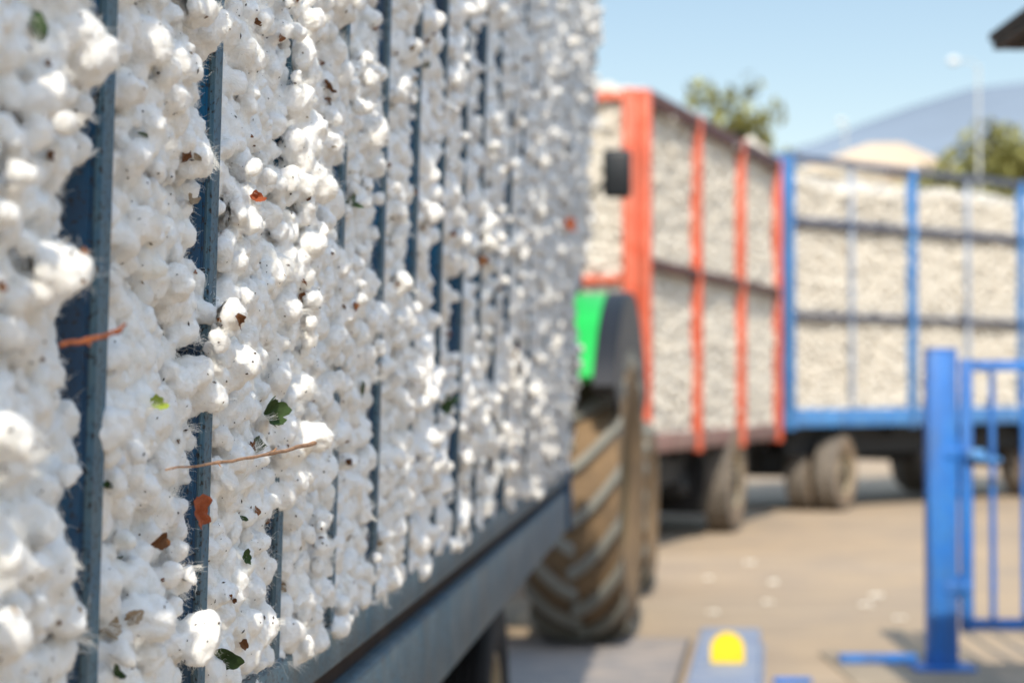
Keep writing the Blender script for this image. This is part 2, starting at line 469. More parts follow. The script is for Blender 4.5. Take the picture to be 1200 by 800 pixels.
# posts
PS = .3573
post_u = [1.522+PS*k for k in range(-2, 18)]
def post_mesh(s):
    b = MB()
    hs = [BED+.002, TOPH]
    def X(h): return side_x(h)*s
    def slab(xa, xb, ya, yb):
        P = [((X(h)+x*s), y, h) for h in hs for x, y in ((xa, ya), (xb, ya), (xb, yb), (xa, yb))]
        vs = [b.bm.verts.new(p) for p in P]
        q = [(0, 1, 5, 4), (1, 2, 6, 5), (2, 3, 7, 6), (3, 0, 4, 7), (4, 5, 6, 7), (3, 2, 1, 0)]
        fs = [b.bm.faces.new([vs[i] for i in f]) for f in q]
        for f in fs: f.material_index = b.mi
        es = list({e for v in vs for e in v.link_edges})
        bb = bmesh.ops.bevel(b.bm, geom=es, offset=.0022, segments=2, affect='EDGES')
        for f in bb['faces']: f.material_index = b.mi
    b.mi = 0; slab(-.070, -.0065, -.026, -.019)           # web
    b.mi = 1; slab(-.0062, .0, -.026, .008)               # outer flange
    b.mi = 0; slab(-.077, -.0705, -.026, .012)             # inner flange
    return b.mesh('post', [M_web, M_edge], angle=30)
pm = {1: post_mesh(1), -1: post_mesh(-1)}
for u in post_u:
    for s in (1, -1):
        o = link_mesh('post', pm[s], trailer); o.location = (0, u-MID, 0)
for s in (1, -1):
    b = MB(); xo = side_x(TOPH)*s
    b.span(xo-.035, xo+.035, y0, y1, TOPH, TOPH+.06, bev=.006); b.build('top_rail', M_web, trailer)
# end frames
for yy, sg in ((y0, -1), (y1, 1)):
    b = MB()
    for k in range(5):
        x = -HW+.12+k*(2*HW-.24)/4
        b.span(x-.03, x+.03, yy-.03+sg*.03, yy+.03+sg*.03, LOW, TOPH, bev=.004)
    b.span(-HW, HW, yy-.03+sg*.1, yy+.03+sg*.1, LOW, BED, bev=.006)
    b.build('end_frame', M_web, trailer)
b = MB()
for x in (-.35, .35): b.bar((x, y1, .68), (0, y1+1.35, .52), .07, .09, .006)
b.tube((0, y1+1.3, .52), (0, y1+1.5, .52), .05)
b.build('drawbar', M_dark, trailer)
WU = (5.65, 1.75)
NW = truck_wheel('wheel', trailer, (HW-.20, WU[0]-MID, .422), 0, .41, .26, M_tyredark, M_tyredark)
for u in WU:
    for s in (1, -1):
        if (u, s) != (WU[0], 1): copy_wheel(NW, trailer, (s*(HW-.20), u-MID, .422), 0 if s > 0 else math.pi)
for u in WU:
    b = MB(); b.tube((-HW+.3, u-MID, .422), (HW-.3, u-MID, .422), .06)
    for q in (-1, 1):
        b.span(q*.62-.04, q*.62+.04, u-MID-.5, u-MID+.5, .565, .62); b.span(q*.62-.06, q*.62+.06, u-MID-.06, u-MID+.06, .40, .70)
    b.build('axle', M_dark, trailer)

# ---- the cotton in it
r = np.random.default_rng(21)
cl = Cloud()
box_core(cl, -side_x(BED)+.085, side_x(BED)-.085, y0+.07, y1-.07, BED-.02, TOPH-.03, FL)
pu = np.array(post_u)
def fbm(u, h, s, seed):
    return np.array([noise.noise(Vector((a*s, b*s, seed))) for a, b in zip(u, h)])
def face_points(u_lo, u_hi, h_lo, h_hi, sp):
    nu = int((u_hi-u_lo)/sp); nh = int((h_hi-h_lo)/sp)
    U, H = np.meshgrid((np.arange(nu)+.5)*sp+u_lo, (np.arange(nh)+.5)*sp+h_lo)
    U = U.ravel()+r.uniform(-.55, .55, U.size)*sp; H = H.ravel()+r.uniform(-.55, .55, H.size)*sp
    return U, H
def surf_depth(U, H):
    """how far the cotton stands out of (+) or behind (-) the outer post faces"""
    k = np.clip(np.searchsorted(pu, U)-1, 0, len(pu)-2)
    t = (U-pu[k])/PS
    far = np.clip((U-2.1)/1.4, 0, 1)
    def gap(q):                                           # how open the gap at post q is at each height; below zero the lint covers the post
        hv = np.array([noise.noise(Vector((a*3.7+11, y*6.0, 2.2)))+.7*noise.noise(Vector((a*5.1, y*10, 9.2))) for a, y in zip(q, H)])
        c = np.clip(.43-.02*far+1.35*hv, -.42, 1.2)
        return np.where(q == 4, np.where(H < 1.27, c, -.42), c)
    g1 = np.exp(-((1-t)/.145)**2); g0 = np.exp(-(t/.09)**2)
    c1, c0 = gap(k+1), gap(k)
    bul = -.074*g1*np.maximum(c1, 0)*np.clip(.62+(U-1.55)*1.1, .62, 1)-.045*g1*np.minimum(c1, 0) - .030*g0*np.clip(c0+.15, 0, 1) - .06*g0*np.minimum(c0, 0)
    big = fbm(U*1.0, H, 2.2, 3.1)*.020 + fbm(U, H, 5.5, 7.7)*.018 + fbm(U, H, 13, 1.7)*.012
    ragged = np.clip((U-U1+.5)/.5, 0, 1)*fbm(U*.6, H, 6.0, 5.5)*.035
    swell = ragged+np.clip((U-5.2)/2.6, 0, 1)*(.008+.038*np.clip(H-1.15, 0, 2))
    return -.010+bul+big*(1-.4*g1)+swell
def tufts(sel, U, H, shapes, smin, smax, jit):
    U = U[sel]; H = H[sel]
    d = surf_depth(U, H)
    sc = smin+(smax-smin)*r.random(len(U))**1.6
    d = d + r.normal(0, jit, len(U)) - sc*.55 + np.where(r.random(len(U)) < .06, r.uniform(.006, .024, len(U)), 0)
    x = np.array(HW+(H-EYE)*FL)+d
    pos = np.stack([x, U-MID, H], 1)
    out = np.tile(np.array([[1., 0, 0]]), (len(U), 1))+r.normal(0, .12, (len(U), 3)); out /= np.linalg.norm(out, axis=1)[:, None]
    cl.add(shapes, pos, out, sc, r)
def wedge(U, H, m): return (H > EYE-.165*U-.06-m) & (H < EYE+.215*U+.06+m)
hb_, ht_ = BED-.01, TOPH-.02
ALLV, ALLF, ALLN = [], [], 0
def skin(build, u_lo, u_hi, voxel, smooth, ztop=TOPH-.03, zbot=BED-.02, fine=False):
    """fuse overlapping tufts into one continuous skin, as matted cotton is"""
    global cl, ALLN
    keep, cl = cl, Cloud()
    build()
    z0, z1 = zbot, ztop
    def X(h, d): return HW+(h-EYE)*FL+d
    P = [(X(z, d), y, z) for z in (z0, z1) for d, y in ((-.16, u_lo-MID), (-.075, u_lo-MID), (-.075, u_hi-MID), (-.16, u_hi-MID))]
    F = []
    for a, b_, c, d in [(0, 1, 5, 4), (1, 2, 6, 5), (2, 3, 7, 6), (3, 0, 4, 7), (4, 5, 6, 7), (0, 3, 2, 1)]: F += [(a, b_, c), (a, c, d)]
    cl.quads(P, F)
    me_ = cl.mesh('tmp', M_cotton); o_ = bpy.data.objects.new('tmp', me_); col.objects.link(o_)
    m_ = o_.modifiers.new('r', 'REMESH'); m_.mode = 'VOXEL'; m_.voxel_size = voxel; m_.use_smooth_shade = True
    sm = o_.modifiers.new('s', 'SMOOTH'); sm.factor = .5; sm.iterations = smooth
    ev = o_.evaluated_get(bpy.context.evaluated_depsgraph_get()); mv = ev.to_mesh()
    mv.calc_loop_triangles()
    V = np.empty(len(mv.vertices)*3, np.float32); mv.vertices.foreach_get('co', V); V = V.reshape(-1, 3)
    T = np.empty(len(mv.loop_triangles)*3, np.int32); mv.loop_triangles.foreach_get('vertices', T); T = T.reshape(-1, 3)
    ev.to_mesh_clear(); bpy.data.objects.remove(o_); bpy.data.meshes.remove(me_)
    c_ = V[T].mean(1); n_ = np.cross(V[T[:, 1]]-V[T[:, 0]], V[T[:, 2]]-V[T[:, 0]]); n_ /= np.linalg.norm(n_, axis=1)[:, None]+1e-12
    T = T[(c_[:, 0] > HW-.105+(c_[:, 2]-EYE)*FL) & (n_[:, 0] > -.72)]          # the hidden back is left off
    us_ = np.unique(T); mp_ = np.zeros(len(V), np.int32); mp_[us_] = np.arange(len(us_)); V = V[us_]; T = mp_[T]
    cl = keep
    if fine:                                              # matted, wispy surface of the lint
        N_ = np.zeros_like(V); fn_ = np.cross(V[T[:, 1]]-V[T[:, 0]], V[T[:, 2]]-V[T[:, 0]])
        for q in range(3): np.add.at(N_, T[:, q], fn_)
        N_ /= np.linalg.norm(N_, axis=1)[:, None]+1e-12
        for i_ in np.where(V[:, 0] > HW-.085)[0]:
            p_ = Vector(V[i_].tolist()); w_ = noise.noise_vector(p_*38)*.35
            a_ = noise.noise(p_*70+w_*3); c_ = abs(noise.noise(p_*120+w_*5))
            V[i_] += N_[i_]*(.0019*a_-.0025*c_+.0007)
    cl.quads(V, T)
    print('skin', voxel, len(V))
def near_zone():
    U, H = face_points(1.0, 3.2, hb_, ht_, .0195)
    w_ = wedge(U, H, .05) & (H < 2.12)
    tufts(w_, U, H, C3, .0105, .029, .0075)
def near_above():
    U, H = face_points(1.0, 3.2, hb_, ht_, .036)
    tufts(~wedge(U, H, .02), U, H, C3, .022, .042, .008)
def far_zone():
    U, H = face_points(3.15, U1-.03, hb_, ht_, .0245)
    tufts(wedge(U, H, .1), U, H, C3, .0125, .029, .009)
    U, H = face_points(3.15, U1-.03, hb_, ht_, .05)
    tufts(~wedge(U, H, .1), U, H, C3, .03, .05, .01)
skin(near_zone, .98, 3.2, .0025, 1, 2.10, BED-.02, True)
skin(near_above, .98, 3.2, .009, 1)
skin(far_zone, 3.15, U1-.06, .0062, 1)
U, H = face_points(U0+.05, 1.0, hb_, ht_, .05)
tufts(U < 9, U, H, S2, .03, .05, .01)
# other faces: left side, both ends, top
def plain_face(N, fn, out, shapes, smin, smax):
    pos = fn(N); o = np.tile(np.array([out], float), (N, 1))+r.normal(0, .15, (N, 3)); o /= np.linalg.norm(o, axis=1)[:, None]
    cl.add(shapes, pos, o, r.uniform(smin, smax, N), r)
def f_end(yv, sg):
    def fn(N):
        h = r.uniform(hb_, ht_, N); x = r.uniform(-1, 1, N)*(HW+(h-EYE)*FL-.02)
        return np.stack([x, np.full(N, yv)+sg*r.normal(-.015, .018, N), h], 1)
    return fn
plain_face(4200, f_end(y1-.02, 1), (0, 1, 0), S2, .03, .06)
plain_face(1800, f_end(y0+.02, -1), (0, -1, 0), S2, .045, .075)
def f_left(N):
    h = r.uniform(hb_, ht_, N); return np.stack([-(HW+(h-EYE)*FL)+.03+r.normal(0, .02, N), r.uniform(y0+.05, y1-.05, N), h], 1)
plain_face(5000, f_left, (-1, 0, 0), S2, .05, .085)
def f_top(N):
    x = r.uniform(-1, 1, N)*(side_x(TOPH)-.02); y = r.uniform(y0+.04, y1-.04, N)
    return np.stack([x, y, TOPH-.04+.10*(1-(x/1.25)**2)+r.normal(0, .03, N)], 1)
plain_face(5000, f_top, (0, 0, 1), S2, .05, .09)
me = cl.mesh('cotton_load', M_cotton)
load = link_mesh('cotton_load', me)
load.location = trailer.location; load.rotation_euler = trailer.rotation_euler
tag(load, 'fluffy white raw cotton with leaf bits, bulging between the blue posts of the foreground trailer', 'cotton', None, 'stuff')
print('near cotton tris', len(cl.F))
# BVH of the outer right face for laying leaves and stems on it
fc = cl.V[cl.F].mean(1)
bpy.context.view_layer.update()
MT = Matrix.Translation(trailer.location) @ Matrix.Rotation(-TH, 4, 'Z')
def on_cotton(u, h):
    """a point and normal on the cotton near (u along the trailer, h height), found from the road side"""
    base = Vector((side_x(h), u-MID, h))
    d = Vector(((AX+side_x(h))/u, 1, (h-EYE)/u)).normalized()
    hit = load.ray_cast(base-d*.9, d, distance=3.0)
    if not hit[0]: return base, Vector((1, 0, 0))
    return hit[1], hit[2]

# ---- fine fibres standing off the near tufts
def fibres():
    rr = np.random.default_rng(5)
    c = fc
    u = c[:, 1]+MID
    ok = np.where((c[:, 0] > HW-.10) & (u > 1.25) & (u < 3.2) & (c[:, 2] > EYE-.165*u-.03) & (c[:, 2] < EYE+.215*u+.03))[0]
    tri = cl.V[cl.F[ok]]
    nrm = np.cross(tri[:, 1]-tri[:, 0], tri[:, 2]-tri[:, 0]); ar = np.linalg.norm(nrm, axis=1)+1e-12
    nrm = nrm/ar[:, None]
    K = 5; parts = []
    def strands(N, lift, spread, mean, base, curl, bundle=1):
        nb = N//bundle
        pk = rr.choice(len(ok), nb, p=ar/ar.sum()); w = rr.dirichlet((1, 1, 1), nb)
        p0 = np.einsum('nk,nkj->nj', w, tri[pk]); n0 = nrm[pk]
        t = rr.normal(size=(nb, 3)); t -= n0*np.sum(t*n0, 1)[:, None]; t /= np.linalg.norm(t, axis=1)[:, None]
        d = n0*lift+t; L = rr.gamma(2.2, mean/2.2, nb)+base
        turn = rr.normal(0, curl, (nb, K, 3))
        if bundle > 1:
            p0 = np.repeat(p0, bundle, 0)+rr.normal(0, .0014, (nb*bundle, 3)); n0 = np.repeat(n0, bundle, 0); d = np.repeat(d, bundle, 0)+rr.normal(0, spread, (nb*bundle, 3))
            L = np.repeat(L, bundle)*rr.uniform(.5, 1.15, nb*bundle); turn = np.repeat(turn, bundle, 0)+rr.normal(0, curl*.35, (nb*bundle, K, 3))
        d /= np.linalg.norm(d, axis=1)[:, None]
        pts = np.zeros((len(p0), K, 3)); p = p0-n0*.0004; pts[:, 0] = p
        for k in range(1, K):
            d = d+turn[:, k]; d /= np.linalg.norm(d, axis=1)[:, None]
            p = p+d*L[:, None]/(K-1); pts[:, k] = p
        parts.append(pts)
    strands(620000, .45, 0, .0045, .0015, .5)
    strands(260000, .30, .16, .0085, .003, .34, 26)
    pts = np.concatenate(parts); N = len(pts)
    hc = bpy.data.hair_curves.new('cotton_fibre')
    hc.add_curves([K]*N)
    hc.attributes['position'].data.foreach_set('vector', pts.astype(np.float32).ravel())
    ra = hc.attributes.get('radius') or hc.attributes.new('radius', 'FLOAT', 'POINT')
    ra.data.foreach_set('value', np.tile(np.array([.00012, .00011, .00010, .00009, .00005], np.float32), N))
    hc.materials.append(M_fibre)
    o = bpy.data.objects.new('cotton_fibre', hc); col.objects.link(o); o.parent = load
    tag(o, kind='stuff')
def fibre_mat():
    m, nt, b = nodes('cotton fibre')
    b.inputs['Base Color'].default_value = (0.88, 0.87, 0.84, 1); b.inputs['Roughness'].default_value = 1; b.inputs['Specular IOR Level'].default_value = 0
    tr = nt.nodes.new('ShaderNodeBsdfTranslucent'); tr.inputs['Color'].default_value = (0.88, 0.87, 0.84, 1)
    mx = nt.nodes.new('ShaderNodeMixShader'); mx.inputs[0].default_value = 0.4
    nt.links.new(b.outputs[0], mx.inputs[1]); nt.links.new(tr.outputs[0], mx.inputs[2]); nt.links.new(mx.outputs[0], nt.nodes['Material Output'].inputs['Surface'])
    return m
M_fibre = fibre_mat()
fibres()

# ---- leaves, husks and stems caught in the cotton
def leaf_mesh(kind, mat, seed, crum=1.0):
    rr = random.Random(seed); bm = bmesh.new()
    so = Vector((seed*3.31, seed*1.73, seed*.57))
    NA, NR = 30, 7
    curl = rr.uniform(.5, 1.5)*rr.choice((-1, 1)); fold = rr.uniform(.25, .95); roll = rr.uniform(.2, 1.1)
    wx = {'lobed': .85, 'frag': .72, 'slim': .34}[kind]; rag = {'lobed': .30, 'frag': .36, 'slim': .16}[kind]
    def rim(a):
        c = Vector((math.cos(a)*1.3, math.sin(a)*1.3, 0))
        r_ = .5*(1+rag*noise.noise(c*1.1+so)*1.3+.16*noise.noise(c*3.1+so)+.08*noise.noise(c*8+so))
        if kind == 'lobed': r_ *= 1+.20*math.cos(3*(a-1.57))
        return r_
    def put(r_, a):
        x = r_*math.cos(a)*wx; y = r_*math.sin(a)
        p = Vector((x*3.6, y*3.6, 0))
        z = fold*abs(x)*.9+curl*y*y*.9+roll*(x*.6+y)**2*.6+crum*(.085*noise.noise(p+so)+.055*noise.noise(p*2.4+so))+.015*rr.uniform(-1, 1)
        return bm.verts.new((x, y, z))
    c0 = put(0, 0); rings = []
    for k in range(1, NR+1):
        rings.append([put(rim(2*math.pi*q/NA)*k/NR, 2*math.pi*q/NA) for q in range(NA)])
    for q in range(NA):
        bm.faces.new((c0, rings[0][q], rings[0][(q+1) % NA]))
        for A, B in zip(rings, rings[1:]): bm.faces.new((A[q], B[q], B[(q+1) % NA], A[(q+1) % NA]))
    me = bpy.data.meshes.new('leaf'); bm.to_mesh(me); bm.free(); me.materials.append(mat); me.shade_smooth()
    return me
def lay(name, me, u, h, size, ang, label, cat, group=None, lift=.35, tilt=.5, proud=None):
    p, nn = on_cotton(u, h)
    if proud is not None: p = Vector((side_x(h)+proud, u-MID, h))
    o = link_mesh(name, me)
    nn = (nn+Vector((1.0, -.9, .25))).normalized()
    q = nn.to_track_quat('Z', 'Y').to_matrix().to_4x4()
    W = MT @ Matrix.Translation(p+nn*size*lift*.4) @ q @ Matrix.Rotation(ang, 4, 'Z') @ Matrix.Rotation(tilt*math.sin(ang*3+u*50), 4, 'X') @ Matrix.Scale(size, 4)
    o.matrix_world = W
    return tag(o, label, cat, group)
LEAVES = [
    (1.792, 1.287, 0.0292, 'frag', M_leafred, 0.4, 'curled rusty orange leaf bit caught beside the second blue post'),
    (1.712, 1.267, 0.0230, 'frag', M_leafbrown, 1.9, 'dark red brown leaf just below the rusty orange leaf bit'),
    (2.126, 1.370, 0.0346, 'lobed', M_leafgreen, 0.9, 'crinkled bright green leaf just above the pale stem'),
    (2.081, 1.340, 0.0259, 'frag', M_leafgreen, 2.2, 'dark green leaf scrap tucked right under the pale stem'),
    (2.026, 1.266, 0.0175, 'slim', M_leafgreen, 1.2, 'small green leaf scrap in the cotton to the right of the rusty orange leaf'),
    (2.051, 1.222, 0.0177, 'frag', M_leafgreen, 0.2, 'green scrap low in the cotton between the second and third posts'),
    (1.951, 1.132, 0.0392, 'lobed', M_leafgreen, 2.7, 'large dark green leaf low at the bottom edge right of the second post'),
    (1.578, 1.169, 0.0167, 'frag', M_leafgreen, 0.5, 'green leaf at the bottom edge between the first two blue posts'),
    (1.671, 1.387, 0.0193, 'frag', M_leaflime, 1.0, 'yellow green leaf scrap between the first two posts'),
    (1.539, 1.324, 0.0118, 'frag', M_leafgreen, 1.0, 'small round green scrap close to the right of the first post'),
    (1.578, 1.263, 0.0182, 'slim', M_leafgreen, 1.4, 'slim green leaf lying level between the first two posts'),
    (1.611, 1.609, 0.0139, 'slim', M_leafgreen, 1.3, 'thin dark green sliver high between the first two posts'),
    (1.745, 1.609, 0.0218, 'frag', M_leafbrown, 0.3, 'brown curled leaf high between the first two posts'),
    (1.770, 1.569, 0.0204, 'frag', M_husk, 2.0, 'tan husk hanging beside the second post'),
    (2.043, 1.598, 0.0195, 'frag', M_leafred, 1.2, 'small orange brown scrap right of the second post'),
    (2.442, 1.774, 0.0303, 'slim', M_leafbrown, 0.5, 'slim brown leaf high near the third visible post'),
    (2.448, 1.757, 0.0280, 'slim', M_leafbrown, 1.5, 'flat brown leaf right under a slim brown leaf'),
    (2.655, 1.650, 0.0329, 'lobed', M_leafgreen, 1.9, 'green leaf beside the post in the middle of the trailer side'),
    (3.298, 1.937, 0.0407, 'frag', M_leafgreen, 0.8, 'olive leaf high on the far half of the trailer side'),
    (1.326, 1.649, 0.0256, 'lobed', M_leafgreen, 0.1, 'blurred dark green leaf at the upper left corner'),
    (4.271, 1.685, 0.0607, 'frag', M_leafbrown, 0.6, 'brown leaf on the blurred far half of the cotton'),
    (7.455, 2.014, 0.0915, 'frag', M_leafred, 1.1, 'orange leaf near the far end of the trailer side'),
    (1.553, 1.210, 0.0299, 'frag', M_husk, 0.9, 'pale tan husk low between the first two posts'),
    (1.625, 1.210, 0.0234, 'frag', M_husk, 2.1, 'rounded tan husk beside a wider pale husk near the bottom'),
    (3.682, 1.363, 0.0524, 'frag', M_leafgreen, 2.4, 'olive scrap on the far half at mid height'),
    (2.757, 1.400, 0.0341, 'slim', M_leafgreen, 0.4, 'olive leaf in the middle of the trailer side at mid height'),
    (2.875, 1.344, 0.0328, 'frag', M_leafbrown, 0.4, 'dark brown scrap in the middle of the trailer side'),
    (2.286, 1.508, 0.0196, 'frag', M_leafbrown, 0.2, 'brown scrap between second and third posts at mid height'),
    (1.982, 1.468, 0.0190, 'frag', M_leafbrown, 0.7, 'brown scrap just right of the second post at mid height'),
]
for k, (u, h, sz, kind, mat, ang, lab) in enumerate(LEAVES):
    lay('leaf', leaf_mesh(kind, mat, k+3, 2.2 if k == 0 else 1.3), u, h, sz*(1.0 if k in (0, 2) else .8), ang, lab, 'leaf', 'leaf scraps caught in the cotton', proud={0: .010, 1: -.004}.get(k))
frag = [leaf_mesh(kd, m_, 60+i) for i, (kd, m_) in enumerate([('frag', M_leafbrown), ('slim', M_leafbrown), ('frag', M_leafumber), ('frag', M_husk), ('frag', M_leafbrown), ('slim', M_husk)])]
rq = random.Random(17)
for k in range(190):
    u = 1.15+(rq.random()**1.1)*4.6
    h = rq.uniform(max(BED+.03, EYE-.15*u), EYE+.20*u)
    lay('leaf_fragment', frag[rq.randrange(len(frag))], u, h, (.0030+.0080*rq.random()**1.6)*(1+.14*u), rq.uniform(0, 6.28),
        'small dry brown leaf fragment stuck in the white cotton', 'leaf fragment', 'small brown leaf fragments in the cotton', .3)
def stem(label, mat, pts, rad, off):
    b = MB(); P = []
    for (u, h), o_ in zip(pts, off):
        P.append(Vector((side_x(h)+o_, u-MID, h)))
    n_ = 22; Q = []; rd = []
    for i_ in range(n_):
        f_ = i_/(n_-1)*(len(P)-1); a_ = min(int(f_), len(P)-2); w_ = f_-a_
        wob = Vector((noise.noise(Vector((f_*2.3, 1, 4))), noise.noise(Vector((f_*2.1, 7, 2))), noise.noise(Vector((f_*2.6, 3, 9)))))*.0017
        Q.append(P[a_].lerp(P[a_+1], w_)+wob); rd.append((rad[a_]*(1-w_)+rad[a_+1]*w_)*(1+.22*noise.noise(Vector((f_*5, 2, 2)))+(.35 if i_ in (5, 13) else 0)))
    b.path(Q, rd, 9)
    b.path([Q[13], Q[13]+Vector((.004, .002, .005))], [rd[13]*.6, rd[13]*.25], 6)
    b.path([Q[5], Q[5]+Vector((.003, -.001, -.004))], [rd[5]*.6, rd[5]*.25], 6)
    o = b.build('stem', mat)
    o.matrix_world = MT
    tag(o, label, 'stem')
stem('pale thin stem lying level across the second blue post', M_twig, [(1.686, 1.33), (1.803, 1.332), (1.924, 1.333), (2.098, 1.335), (2.253, 1.339)], [.0009, .0013, .0016, .0020, .0028], [.008, .028, .034, .034, .036])
stem('short reddish stem poking from the cotton across the first post', M_twigr, [(1.316, 1.429), (1.352, 1.435), (1.386, 1.441), (1.414, 1.447)], [.0016, .0018, .0016, .0010], [.03, .045, .05, .046])
# dark plant specks sprinkled through the cotton
def specks():
    q = np.random.default_rng(77); V = []; F = []
    for k in range(1500):
        u = 1.1+q.random()**1.2*3.6; h = q.uniform(max(BED+.02, EYE-.16*u), EYE+.21*u)
        p, nn = on_cotton(u, h)
        s = .0005+.0016*q.random()**2*(1+.1*u); t1 = Vector(q.normal(size=3)).cross(nn)
        if t1.length < 1e-4: continue
        t1.normalize(); t2 = nn.cross(t1); e = q.uniform(.35, 1.6); i = len(V); p = p+nn*.0008
        V += [p+t1*s*e, p+t2*s*.6, p-t1*s*e, p-t2*s*.6, p+nn*s*.5]
        F += [(i, i+1, i+4), (i+1, i+2, i+4), (i+2, i+3, i+4), (i+3, i, i+4)]
    me_ = bpy.data.meshes.new('cotton_specks'); me_.from_pydata(V, [], F); me_.materials.append(M_speck)
    o = link_mesh('cotton_specks', me_); o.matrix_world = MT
    tag(o, 'fine dark plant specks scattered through the foreground cotton', 'plant specks', None, 'stuff')
specks()

# ================================================================== TRACTOR (origin under the rear axle)
tractor = thing('tractor', 'green tractor with black fender ahead of the blue-posted trailer, big muddy rear tyre showing', 'tractor', (-.335, 11.2, 0), -R(8.8))
RR, RWID = .83, .52
def ag_wheel(parent, loc, rad, w, nl, face):
    h = w/2
    m = MB(); rr = rad*.55
    m.lathe([(-h*.7, rr), (-h*.6, rr*.93), (0, rr*.9), (h*.35, rr*.86), (h*.2, rr*.6), (-h*.1, rr*.45), (-h*.1, .02)], 40)
    m.lathe([(h*.35, rr*.86), (h*.62, rr*.94), (h*.7, rr)], 40)
    o = m.build('wheel', M_rimdark, parent, angle=40); o.location = loc
    o.rotation_euler = (0, 0, 0 if face > 0 else math.pi)
    base = rad-.05
    def prof(x): return base-(.055*(abs(x)/h)**2.4)
    t = MB(); t.mi = 0
    P = [(-h*.7, rr), (-h*.96, rad*.66), (-h*1.02, rad*.78), (-h*.98, rad*.86)]
    P += [(x*h, prof(x*h)) for x in np.linspace(-.94, .94, 13)]
    P += [(h*.98, rad*.86), (h*1.02, rad*.78), (h*.96, rad*.66), (h*.7, rr)]
    t.lathe(P, 72)
    t.mi = 1
    for sd in (-1, 1):
        for k in range(nl):
            a0 = 2*math.pi*(k+(.5 if sd > 0 else 0))/nl
            secs = []
            for i in range(9):
                s = i/8
                x = sd*(-.02+s*(h*1.0+.02)) ; a = a0+.37*(.35*s+.65*s**1.8)
                rb = prof(min(abs(x), h*.97))-.02; rt = base+.047-.045*(abs(x)/h)**3
                hw = (.030+.012*s)/rad
                secs.append([(x, a-hw*1.25, rb), (x, a-hw*.8, rt), (x, a+hw*.8, rt), (x, a+hw*1.25, rb)])
            vs = [[t.bm.verts.new((x, -r_*math.cos(a), r_*math.sin(a))) for x, a, r_ in q] for q in secs]
            for A, B in zip(vs, vs[1:]):
                for j in range(3):
                    f = t.bm.faces.new((A[j], A[j+1], B[j+1], B[j])); f.material_index = 1
            for q in (vs[0], vs[-1]):
                f = t.bm.faces.new(q); f.material_index = 1
    t.build('tyre', [M_carcass, M_lug], o, angle=35)
    hb = MB(); hb.lathe([(-h*.12, rr*.4), (h*.3, rr*.3), (h*.35, rr*.2), (h*.35, .001)], 24)
    for k in range(8):
        a = k*math.pi/4; hb.tube((-h*.1, rr*.5*math.cos(a), rr*.5*math.sin(a)), (h*.02, rr*.5*math.cos(a), rr*.5*math.sin(a)), .018, 6)
    hb.build('hub', M_green, o)
    return o
ag_wheel(tractor, (.76, 0, RR), RR, RWID, 18, 1)
ag_wheel(tractor, (-.76, 0, RR), RR, RWID, 18, -1)
ag_wheel(tractor, (.72, 2.6, .60), .60, .38, 18, 1)
ag_wheel(tractor, (-.72, 2.6, .60), .60, .38, 18, -1)
b = MB(); b.tube((-.6, 0, RR), (.6, 0, RR), .13, 20); b.tube((-.6, 2.6, .6), (.6, 2.6, .6), .08, 16)
b.span(-.28, .28, -.35, 1.3, .50, 1.10, bev=.05); b.span(-.2, .2, 1.3, 3.0, .55, .95, bev=.04)
b.build('gearbox', M_dark, tractor)
b = MB(); pts = []
for (y, z) in ((1.15, 1.02), (1.15, 1.72), (1.6, 1.74), (2.5, 1.66), (3.15, 1.52), (3.3, 1.3), (3.3, 1.0)): pts.append((-.33, y, z))
b.prism(pts, (.66, 0, 0)); bmesh.ops.bevel(b.bm, geom=b.bm.edges[:], offset=.06, segments=3, affect='EDGES')
hood = b.build('hood', M_green, tractor, angle=50)
b = MB(); b.span(-.26, .26, 3.285, 3.33, 1.02, 1.36, bev=.012)
for k in range(6): b.span(-.24, .24, 3.32, 3.34, 1.05+k*.05, 1.07+k*.05)
b.build('grille', M_dark, tractor)
for s in (-1, 1):
    b = MB(); b.lathe([(-.09, .001), (-.09, .05), (.09, .05), (.09, .001)], 18, (s*.2, 3.27, 1.40)); b.build('headlight', M_lamp, tractor)
# cab
b = MB(); cz0, cz1 = 1.12, 2.70
for s in (-1, 1):
    b.bar((s*.63, -.45, cz0), (s*.57, -.35, cz1), .06, .06, .01); b.bar((s*.63, .40, cz0), (s*.60, .40, cz1), .05, .05, .01)
    b.bar((s*.58, 1.15, cz0), (s*.58, 1.0, cz1), .06, .06, .01)
    b.bar((s*.63, -.45, cz0), (s*.58, 1.15, cz0), .05, .05, .01)
b.span(-.62, .62, -.47, -.43, 1.0, 1.3, bev=.01)
b.build('cab_frame', M_dark, tractor)
b = MB(); b.span(-.62, .62, -.55, 1.15, 2.70, 2.88, bev=.07, seg=3); b.build('cab_roof', M_green, tractor, angle=50)
b = MB()
b.poly([(-.59, -.43, 1.3), (.59, -.43, 1.3), (.55, -.37, 2.69), (-.55, -.37, 2.69)]); b.build('rear_window', M_glass, tractor)
b = MB(); b.poly([(-.55, 1.13, 1.72), (.55, 1.13, 1.72), (.55, 1.01, 2.69), (-.55, 1.01, 2.69)]); b.build('windscreen', M_glass, tractor)
for s in (-1, 1):
    b = MB(); b.poly([(s*.63, -.40, 1.16), (s*.63, .36, 1.16), (s*.60, .36, 2.69), (s*.57, -.33, 2.69)]); b.poly([(s*.62, .44, 1.16), (s*.585, 1.1, 1.16), (s*.585, 1.0, 2.69), (s*.60, .44, 2.69)])
    b.build('side_window', M_glass, tractor)
b = MB(); b.span(-.24, .24, -.2, .28, 1.18, 1.32, bev=.04); b.span(-.24, .24, -.28, -.16, 1.33, 1.95, bev=.05); b.build('seat', M_fender, tractor)
